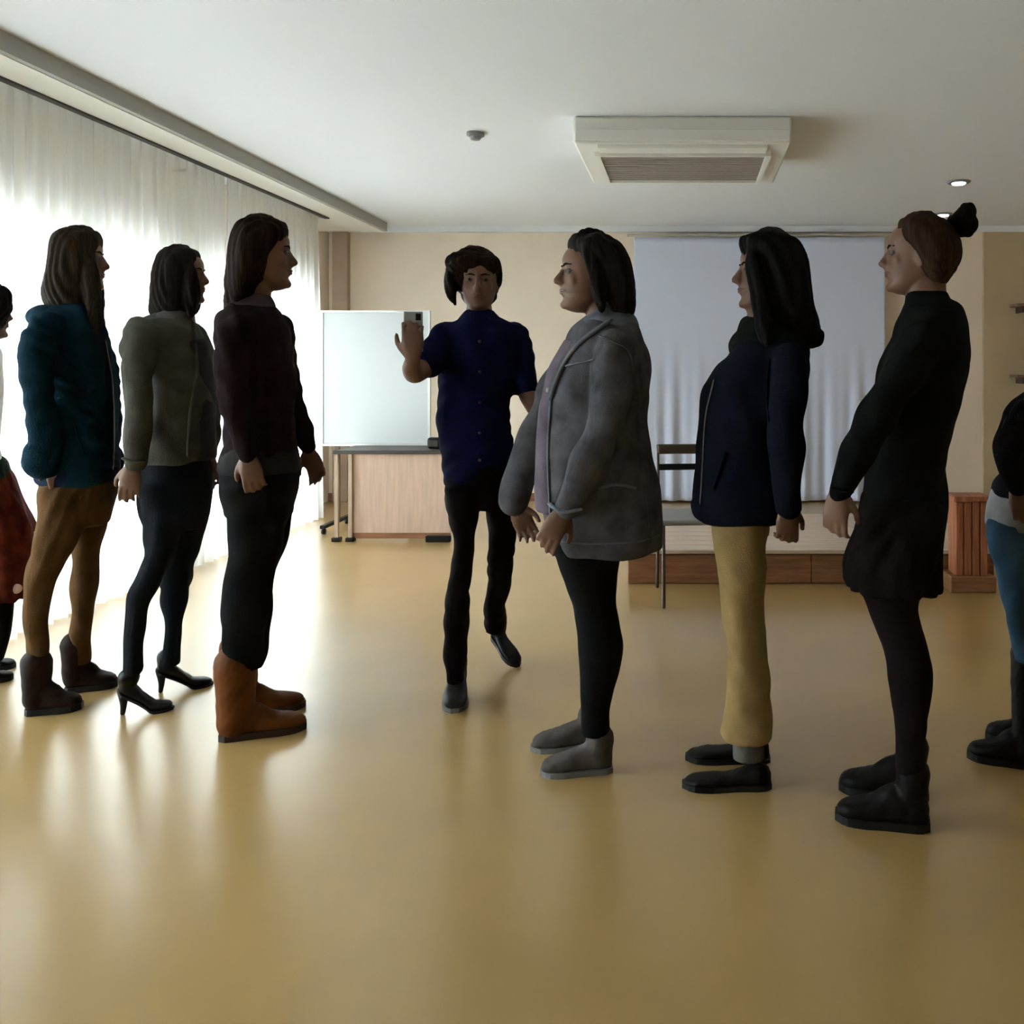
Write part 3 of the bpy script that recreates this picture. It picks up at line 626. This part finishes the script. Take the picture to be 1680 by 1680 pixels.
hair(p, bpy.data.materials['dark_brown_hair'], h1)
gsole = mat('pale_grey_sole', (.16, .155, .15), .6)
dsh = mat('dark_grey_shoe', (.012, .011, .012), .5, .15)
shoe(p, 750, 746, .10, 'sneaker', dsh, gsole, .12, .042, t2=-.15)
shoe(p, 811, 849, .44, 'flat', dsh, M['black'], .13, .040, t2=.28, hz=.085, tz=.0, shaft_lean=-.1)
c = p.pt(678, 562, -.280)
ph = empty('smartphone', (p.X + c[0] * p.u[0] + c[1] * p.w[0], p.Y + c[0] * p.u[1] + c[1] * p.w[1], c[2]), p.root.rotation_euler[2]); tag(ph, 'small grey phone held up in the raised hand', 'phone')
MB().box(-.031, .031, -.005, .004, -.03, .105, .003).build('phone_case', M['grey'], ph); MB().box(-.028, .028, .004, .006, -.026, .101).build('screen', M['black'], ph)
MB().box(.008, .025, -.0075, -.005, .075, .098, .001).build('camera_bump', M['black'], ph)

# ---- woman in the long denim jacket
p = Person(950, 1246, 'woman in a long grey-blue denim jacket, black leggings and grey trainers')
A, hh = head(p, 908, 391, 509, -170)
tor = [(518, 962, 1030, .065), (528, 950, 1042, .105), (541, 938, 1052, .15), (565, 928, 1061, .178), (590, 914, 1066, .185), (615, 901, 1068, .18), (645, 891, 1066, .175), (680, 889, 1062, .17), (710, 888, 1062, .17), (740, 886, 1068, .175), (770, 885, 1077, .185), (800, 886, 1083, .195), (850, 893, 1087, .202), (880, 900, 1088, .207), (898, 905, 1086, .2)]
neck = [(500, 960, 1012, .055), (518, 962, 1015, .056), (535, 955, 1020, .07)]
nearA = [(1010, 575, -.17, .062), (1002, 640, -.21, .059), (986, 710, -.22, .056), (957, 780, -.22, .051), (930, 830, -.215, .043)]
farA = [(940, 585, .17, .058), (903, 655, .2, .056), (872, 730, .21, .054), (850, 790, .21, .054), (842, 822, .21, .046)]
p.prof(neck); p.prof(tor, inset=.024); p.limb(nearA, .02); p.limb(farA, .02)
hand(p.body, p.pt(926, 836, -.215), (-.55, 0, -1), (.2, 1, 0), -1, .4, .92); hand(p.body, p.pt(845, 828, .21), (.45, 0, -1), (0, -1, 0), 1, .4, .9)
hip = [(850, 906, 1040, .165), (885, 905, 1028, .16), (910, 910, 1020, .15)]
nl = [(870, 905, 1028, .09), (900, 908, 1020, .09), (930, 918, 1015, .088), (960, 928, 1012, .084), (1000, 942, 1012, .074), (1030, 947, 1017, .068), (1060, 948, 1023, .067), (1100, 950, 1018, .062), (1140, 951, 1006, .052), (1170, 952, 1000, .045), (1205, 953, 1000, .042)]
fl = [(a, b + 4, c - 4, d) for a, b, c, d in nl]
def legs(mb, i=0): p.prof(hip, inset=i, mb=mb); p.prof(nl, -.085, i, mb=mb); p.prof(fl, .085, i, mb=mb)
legs(p.body, .01); finish(p, M['skin'])
denim = cloth('grey_blue_denim', (.075, .074, .082), .35, 18)
def jk(mb): p.prof(tor, mb=mb); p.limb(nearA, mb=mb); p.limb(farA, mb=mb)
j = garment(p, 'denim_jacket', denim, jk, seed=42, amp=.005)
garment(p, 'collar', cloth('pale_denim', (.13, .14, .165)), lambda mb: p.prof([(513, 968, 1038, .085), (524, 955, 1046, .115), (540, 945, 1050, .135)], mb=mb), amp=.002, parent=j)
pd = bpy.data.materials['pale_denim']
seam(p, j, 'sleeve_seam', denim, [(985, 552), (1030, 575), (1042, 640)], .006); seam(p, j, 'yoke_seam', pd, [(930, 600), (975, 590)], .005, 6)
seam(p, j, 'lapel', pd, [(1000, 528), (955, 560), (925, 600), (905, 650)], .013); seam(p, j, 'placket', pd, [(905, 650), (900, 740), (903, 830), (912, 890)], .007)
seam(p, j, 'back_seam', denim, [(1050, 600), (1046, 700), (1058, 800), (1066, 885)], .005); seam(p, j, 'pocket_flap', pd, [(985, 800), (1012, 795), (1040, 800)], .008, 6)
seam(p, j, 'sleeve_cuff', pd, [(903, 826), (925, 840), (950, 835)], .009, 6); seam(p, j, 'hem_stitch', pd, [(915, 888), (970, 892), (1040, 890), (1080, 878)], .004)
buttons(p, j, M['grey'], [p.pt(px, py, -.08) for px, py in ((922, 590), (900, 640), (893, 700), (891, 760), (897, 820))], .009)
garment(p, 'blouse', cloth('mauve_blouse', (.11, .09, .115)), lambda mb: p.prof([(560, 925, 960, .09), (620, 895, 940, .1), (680, 884, 940, .1), (740, 880, 940, .11), (800, 877, 940, .12), (835, 879, 940, .12)], mb=mb), amp=.003, seed=6)
garment(p, 'leggings', blk, lambda mb: legs(mb), seed=43, amp=.0015)
hr = [(383, 950, 990, .05), (390, 937, 1004, .078), (400, 933, 1017, .097), (412, 934, 1026, .105), (430, 958, 1034, .109), (450, 972, 1037, .108), (470, 980, 1041, .108), (490, 985, 1042, .104), (510, 988, 1041, .092), (524, 994, 1035, .07)]
def h1(mb): p.prof(hr, mb=mb); mb.tube([p.pt(958, 400, -.075), p.pt(972, 435, -.095), p.pt(982, 475, -.1), p.pt(988, 508, -.1)], [.018, .022, .024, .014])
hair(p, bpy.data.materials['black_brown_hair'], h1)
gs = mat('grey_trainer', (.07, .06, .055), .7, .12, var=.3, vscale=20)
shoe(p, 1004, 888, -.085, 'sneaker', gs, gsole, .1, .044); shoe(p, 990, 872, .09, 'sneaker', gs, gsole, .1, .044)

# ---- woman in the navy jacket and khaki trousers
p = Person(1195, 1267, 'woman with long black hair in a navy jacket and khaki trousers')
A, hh = head(p, 1200, 389, 508, -170)
tor = [(548, 1214, 1312, .09), (562, 1204, 1322, .14), (590, 1187, 1327, .178), (615, 1165, 1326, .183), (640, 1153, 1320, .18), (680, 1147, 1310, .175), (720, 1143, 1296, .165), (745, 1141, 1290, .165), (770, 1140, 1292, .172), (800, 1138, 1297, .182), (830, 1135, 1300, .187), (846, 1140, 1298, .182)]
neck = [(500, 1225, 1290, .055), (530, 1225, 1295, .056), (560, 1220, 1300, .07)]
nearA = [(1292, 595, -.165, .058), (1297, 650, -.2, .055), (1287, 715, -.215, .051), (1290, 775, -.21, .048), (1292, 828, -.2, .041)]
farA = [(1225, 600, .165, .055), (1200, 670, .2, .052), (1185, 735, .2, .048), (1178, 790, .18, .043), (1180, 815, .17, .036)]
p.prof(neck); p.prof(tor, inset=.024); p.limb(nearA, .02); p.limb(farA, .02)
hand(p.body, p.pt(1292, 826, -.2), (.0, 0, -1), (-.2, 1, 0), -1, .75, .86); hand(p.body, p.pt(1185, 805, .15), (.5, -.2, -.5), (0, -1, 0), 1, .4, .86)
hip = [(820, 1160, 1272, .165), (850, 1167, 1262, .162), (880, 1168, 1258, .155)]
nl = [(845, 1167, 1258, .088), (880, 1168, 1257, .088), (930, 1175, 1256, .086), (980, 1180, 1253, .08), (1020, 1184, 1256, .074), (1050, 1191, 1260, .07), (1100, 1193, 1263, .068), (1150, 1190, 1266, .068), (1180, 1185, 1267, .07), (1211, 1182, 1266, .072)]
fl = [(a - (8 if a > 1000 else 0), b + 3, c - 4, d) for a, b, c, d in nl]
legs(p.body, .02); 
p.prof([(1160, 1202, 1250, .042), (1200, 1204, 1250, .04), (1240, 1205, 1252, .038)], -.085); p.prof([(1150, 1204, 1250, .042), (1190, 1206, 1250, .04), (1225, 1207, 1252, .038)], .085)
finish(p, M['skin'])
nv = cloth('blue_black_cloth', (.005, .006, .012))
j = garment(p, 'jacket', nv, jk, seed=52)
garment(p, 'hem_band', nv, lambda mb: p.prof([(824, 1133, 1302, .19), (836, 1134, 1302, .19), (848, 1140, 1299, .185)], mb=mb), amp=.002, parent=j)
garment(p, 'scarf', cloth('dark_green_black_knit', (.007, .010, .008)), lambda mb: p.prof([(528, 1214, 1302, .075), (542, 1206, 1318, .1), (560, 1200, 1326, .13), (580, 1196, 1328, .15), (592, 1205, 1326, .15)], mb=mb), amp=.006, kz=30, seed=9)
seam(p, j, 'front_zip', zipm, [(1172, 625), (1158, 690), (1154, 760), (1150, 825)], .005); seam(p, j, 'pocket_welt', nv, [(1190, 745), (1172, 800)], .008, 6)
seam(p, j, 'shoulder_seam', nv, [(1262, 592), (1258, 640), (1262, 690)], .005)
khaki = cloth('khaki_cotton', (.27, .185, .078), .15)
garment(p, 'trousers', khaki, lambda mb: legs(mb), seed=53, amp=.0035)
garment(p, 'sock', cloth('grey_sock', (.09, .09, .08)), lambda mb: p.prof([(1195, 1202, 1252, .045), (1220, 1202, 1253, .044), (1245, 1202, 1255, .043)], -.085, mb=mb), amp=0)
garment(p, 'sock', bpy.data.materials['grey_sock'], lambda mb: p.prof([(1185, 1204, 1252, .045), (1210, 1204, 1253, .044), (1230, 1204, 1255, .043)], .085, mb=mb), amp=0)
hr = [(382, 1240, 1285, .05), (389, 1217, 1297, .08), (400, 1212, 1312, .1), (420, 1220, 1322, .11), (440, 1230, 1327, .114), (470, 1240, 1331, .114), (500, 1246, 1335, .11), (525, 1250, 1341, .105), (545, 1256, 1346, .095), (560, 1270, 1346, .078), (570, 1290, 1336, .055)]
def h1(mb): p.prof(hr, mb=mb); mb.tube([p.pt(1236, 400, -.07), p.pt(1238, 440, -.095), p.pt(1244, 480, -.1), p.pt(1252, 530, -.12), p.pt(1260, 578, -.14)], [.02, .026, .028, .027, .012]); mb.tube([p.pt(1322, 545, -.02), p.pt(1340, 558, -.02), p.pt(1347, 548, -.02)], [.03, .022, .008])
hair(p, hairm('black_hair', (.007, .0065, .0065)), h1)
bfl = mat('black_leather', (.006, .005, .005), .5, .12)
shoe(p, 1264, 1121, -.085, 'flat', bfl, M['black'], yaw=-.01); shoe(p, 1262, 1126, .085, 'flat', bfl, M['black'])

# ---- woman with the hair bun
p = Person(1455, 1325, 'woman with a high hair bun in a black top, dark skirt and ankle boots')
A, hh = head(p, 1441, 361, 481, 180, roll=0)
tor = [(490, 1487, 1562, .065), (501, 1481, 1573, .09), (513, 1475, 1581, .125), (530, 1467, 1587, .16), (550, 1460, 1589, .178), (580, 1447, 1591, .18), (605, 1440, 1588, .177), (640, 1434, 1582, .17), (680, 1428, 1573, .162), (715, 1424, 1562, .152), (745, 1421, 1552, .15), (780, 1419, 1550, .155), (810, 1416, 1555, .165), (838, 1412, 1554, .17)]
neck = [(460, 1487, 1552, .055), (480, 1487, 1553, .056), (505, 1487, 1560, .07)]
nearA = [(1512, 560, -.165, .058), (1478, 620, -.2, .055), (1443, 675, -.215, .051), (1411, 728, -.22, .047), (1388, 772, -.22, .043), (1377, 800, -.215, .036)]
farA = [(1500, 565, .165, .055), (1490, 640, .2, .05), (1470, 710, .2, .046), (1450, 765, .18, .04), (1440, 795, .16, .033)]
p.prof(neck); p.prof(tor, inset=.024); p.limb(nearA, .02); p.limb(farA, .02)
hand(p.body, p.pt(1376, 802, -.215), (-.12, 0, -1), (.35, 1, 0), -1, .55, .9); hand(p.body, p.pt(1440, 797, .16), (-.1, -.05, -1), (0, -1, 0), 1, .45, .85)
hip = [(830, 1415, 1550, .16), (880, 1412, 1540, .165), (940, 1410, 1520, .155)]
nl = [(900, 1402, 1520, .088), (940, 1404, 1514, .087), (970, 1413, 1511, .085), (1000, 1424, 1507, .08), (1030, 1436, 1513, .073), (1070, 1451, 1525, .07), (1100, 1456, 1531, .069), (1140, 1460, 1529, .064), (1180, 1466, 1522, .053), (1220, 1469, 1519, .046), (1265, 1468, 1519, .044)]
fl = [(a - (10 if a > 1000 else 0), b + 3, c - 3, d) for a, b, c, d in nl]
legs(p.body, .008); finish(p, M['skin_light'])
bk1 = cloth('black_knit', (.005, .0058, .0055))
j = garment(p, 'top', bk1, jk, seed=62)
garment(p, 'polo_neck', bk1, lambda mb: p.prof([(483, 1484, 1556, .062), (492, 1484, 1560, .064), (502, 1481, 1568, .08)], mb=mb), amp=.001, parent=j)
garment(p, 'skirt', cloth('black_brown_skirt', (.007, .005, .0045)), lambda mb: p.prof([(812, 1414, 1557, .168), (830, 1411, 1555, .175), (870, 1402, 1549, .185), (900, 1395, 1547, .19), (930, 1389, 1546, .195), (957, 1389, 1547, .198)], mb=mb), amp=.006, kz=3, kx=26, seed=63)
garment(p, 'tights', cloth('dark_plum_tights', (.008, .0052, .006)), lambda mb: legs(mb), seed=64, amp=.001)
hr = [(355, 1488, 1532, .05), (362, 1476, 1548, .077), (374, 1473, 1562, .095), (395, 1477, 1574, .102), (415, 1490, 1577, .102), (435, 1500, 1571, .096), (452, 1512, 1562, .085), (467, 1525, 1550, .06)]
seam(p, j, 'sleeve_cuff', bk1, [(1352, 790), (1372, 803), (1396, 806)], .007, 6)
hb = hairm('chestnut_hair', (.030, .015, .008))
ho = hair(p, hb, lambda mb: p.prof(hr, mb=mb))
bm_ = MB(); bm_.ell(p.pt(1577, 368, 0), (.040, .045, .036), 20, 12); bm_.ell(p.pt(1584, 348, 0), (.028, .033, .024), 18, 10); me = remesh(bm_, 'bun', .006, 2); folds(me, .004, 60, 60, 4)
link('bun', me, bpy.data.materials['black_hair'], p.root)
shoe(p, 1524, 1372, -.085, 'boot', bfl, M['black'], .145, .046); shoe(p, 1522, 1378, .085, 'boot', bfl, M['black'], .145, .046)

# ---- person cut by the right edge
p = Person(1690, 1238, 'person in blue jeans and a dark jacket cut off by the right edge')
A, hh = head(p, 1697, 405, 515, 180)
tor = [(525, 1720, 1785, .065), (538, 1708, 1800, .12), (560, 1710, 1818, .17), (620, 1706, 1820, .178), (680, 1704, 1812, .172), (735, 1690, 1800, .168), (775, 1648, 1790, .17), (805, 1630, 1785, .172), (818, 1632, 1782, .17)]
neck = [(500, 1722, 1780, .055), (525, 1722, 1782, .06), (545, 1718, 1785, .07)]
nearA = [(1768, 590, -.165, .058), (1716, 652, -.23, .055), (1664, 702, -.27, .051), (1658, 750, -.25, .046), (1668, 795, -.23, .036)]
farA = [(1762, 580, .165, .055), (1750, 650, .2, .05), (1730, 730, .2, .045), (1715, 785, .18, .036)]
p.prof(neck); p.prof(tor, inset=.024); p.limb(nearA, .02); p.limb(farA, .02)
hand(p.body, p.pt(1668, 797, -.23), (.2, .1, -1), (.3, 1, 0), -1, .5, .88); hand(p.body, p.pt(1714, 788, .18), (-.1, 0, -1), (0, -1, 0), 1, .45, .88)
hip = [(845, 1620, 1775, .168), (880, 1620, 1765, .165), (910, 1626, 1755, .15)]
nl = [(860, 1619, 1735, .09), (900, 1624, 1732, .09), (950, 1637, 1729, .085), (1000, 1648, 1726, .078), (1050, 1658, 1724, .07), (1080, 1662, 1722, .066)]
fl = [(a, b + 22, c + 20, d) for a, b, c, d in nl]
legs(p.body, .012); p.prof([(1060, 1666, 1716, .05), (1140, 1670, 1712, .045), (1200, 1672, 1710, .04)], -.085); p.prof([(1060, 1688, 1736, .05), (1140, 1692, 1732, .045), (1190, 1694, 1730, .04)], .085)
finish(p, M['skin'])
garment(p, 'jacket', cloth('charcoal_cloth', (.010, .0095, .013)), jk, seed=72)
garment(p, 'shirt_hem', cloth('pale_grey_cotton', (.3, .31, .33)), lambda mb: p.prof([(808, 1628, 1784, .175), (835, 1618, 1782, .18), (862, 1617, 1775, .178)], mb=mb), amp=.004, seed=7)
garment(p, 'jeans', cloth('blue_denim', (.045, .10, .17), .4, 9), lambda mb: legs(mb), seed=73)
hair(p, hairm('dark_blond_hair', (.10, .07, .03)), lambda mb: p.prof([(398, 1745, 1790, .05), (408, 1730, 1810, .085), (440, 1735, 1822, .105), (480, 1755, 1828, .105), (520, 1765, 1825, .09), (550, 1775, 1815, .06)], mb=mb))
shoe(p, 1712, 1588, -.085, 'boot', bfl, M['black'], .345, .058); shoe(p, 1735, 1618, .085, 'boot', bfl, M['black'], .345, .058)

# ---- person cut by the left edge
p = Person(-18, 1110, 'person with dark hair and a dark red skirt cut off by the left edge')
A, hh = head(p, 22, 472, 556, 0)
tor = [(560, -58, -4, .065), (570, -72, 2, .11), (583, -80, 6, .155), (610, -84, 6, .175), (650, -80, 4, .172), (700, -74, 2, .165), (740, -68, 4, .16), (765, -66, 10, .165)]
neck = [(540, -48, -10, .052), (560, -50, -8, .055), (578, -54, -6, .07)]
nearA = [(-45, 600, -.165, .052), (-52, 650, -.2, .048), (-48, 700, -.205, .044), (-38, 745, -.195, .034)]
farA = [(-35, 600, .165, .05), (-40, 650, .2, .046), (-36, 700, .2, .042), (-26, 745, .19, .034)]
p.prof(neck); p.prof(tor, inset=.024); p.limb(nearA, .02); p.limb(farA, .02)
hand(p.body, p.pt(-37, 749, -.195), (.15, 0, -1), (0, 1, 0), 1, .4, .86); hand(p.body, p.pt(-25, 749, .19), (.15, 0, -1), (0, -1, 0), -1, .4, .86)
hip = [(755, -66, 10, .155), (800, -72, 14, .165), (860, -66, 12, .15)]
nl = [(820, -66, 6, .085), (880, -58, 8, .08), (940, -46, 14, .07), (990, -38, 22, .06), (1040, -36, 18, .054), (1085, -34, 6, .042)]
fl = [(a - 6, b + 2, c + 2, d) for a, b, c, d in nl]
legs(p.body, .01); finish(p, M['skin'])
j = garment(p, 'blouse', cloth('white_cotton', (.78, .78, .78), .05), jk, seed=82)
rs = cloth('dark_red_cloth', (.085, .016, .009), .5, 22)
sk = garment(p, 'skirt', rs, lambda mb: p.prof([(775, -70, 14, .165), (800, -74, 26, .18), (840, -80, 46, .20), (880, -82, 59, .215), (930, -84, 62, .225), (976, -84, 58, .23)], mb=mb), amp=.009, kz=3, kx=22, seed=83)
garment(p, 'waistband', cloth('dark_green_cloth', (.012, .03, .016)), lambda mb: p.prof([(758, -72, 14, .172), (772, -72, 18, .178), (790, -76, 22, .185)], mb=mb), amp=.001, parent=sk)
bead = mat('pale_pink_bead', (.62, .45, .40), .5)
for px, py, tt in ((55, 880, -.05), (61, 912, -.06), (54, 945, -.07), (27, 966, -.2)):
    MB().ell(p.pt(px, py, tt), (.019, .019, .019), 12, 8).build('bead', bead, sk, True)
garment(p, 'tights', blk, lambda mb: legs(mb), seed=84, amp=.001)
hair(p, bpy.data.materials['black_hair'], lambda mb: p.prof([(466, -45, 0, .05), (473, -58, 14, .08), (485, -64, 20, .095), (505, -66, 20, .102), (530, -68, 8, .102), (560, -70, -6, .095), (580, -64, -14, .06)], mb=mb))
shoe(p, -34, 22, -.085, 'flat', bfl, M['black']); shoe(p, -30, 26, .085, 'flat', bfl, M['black'])
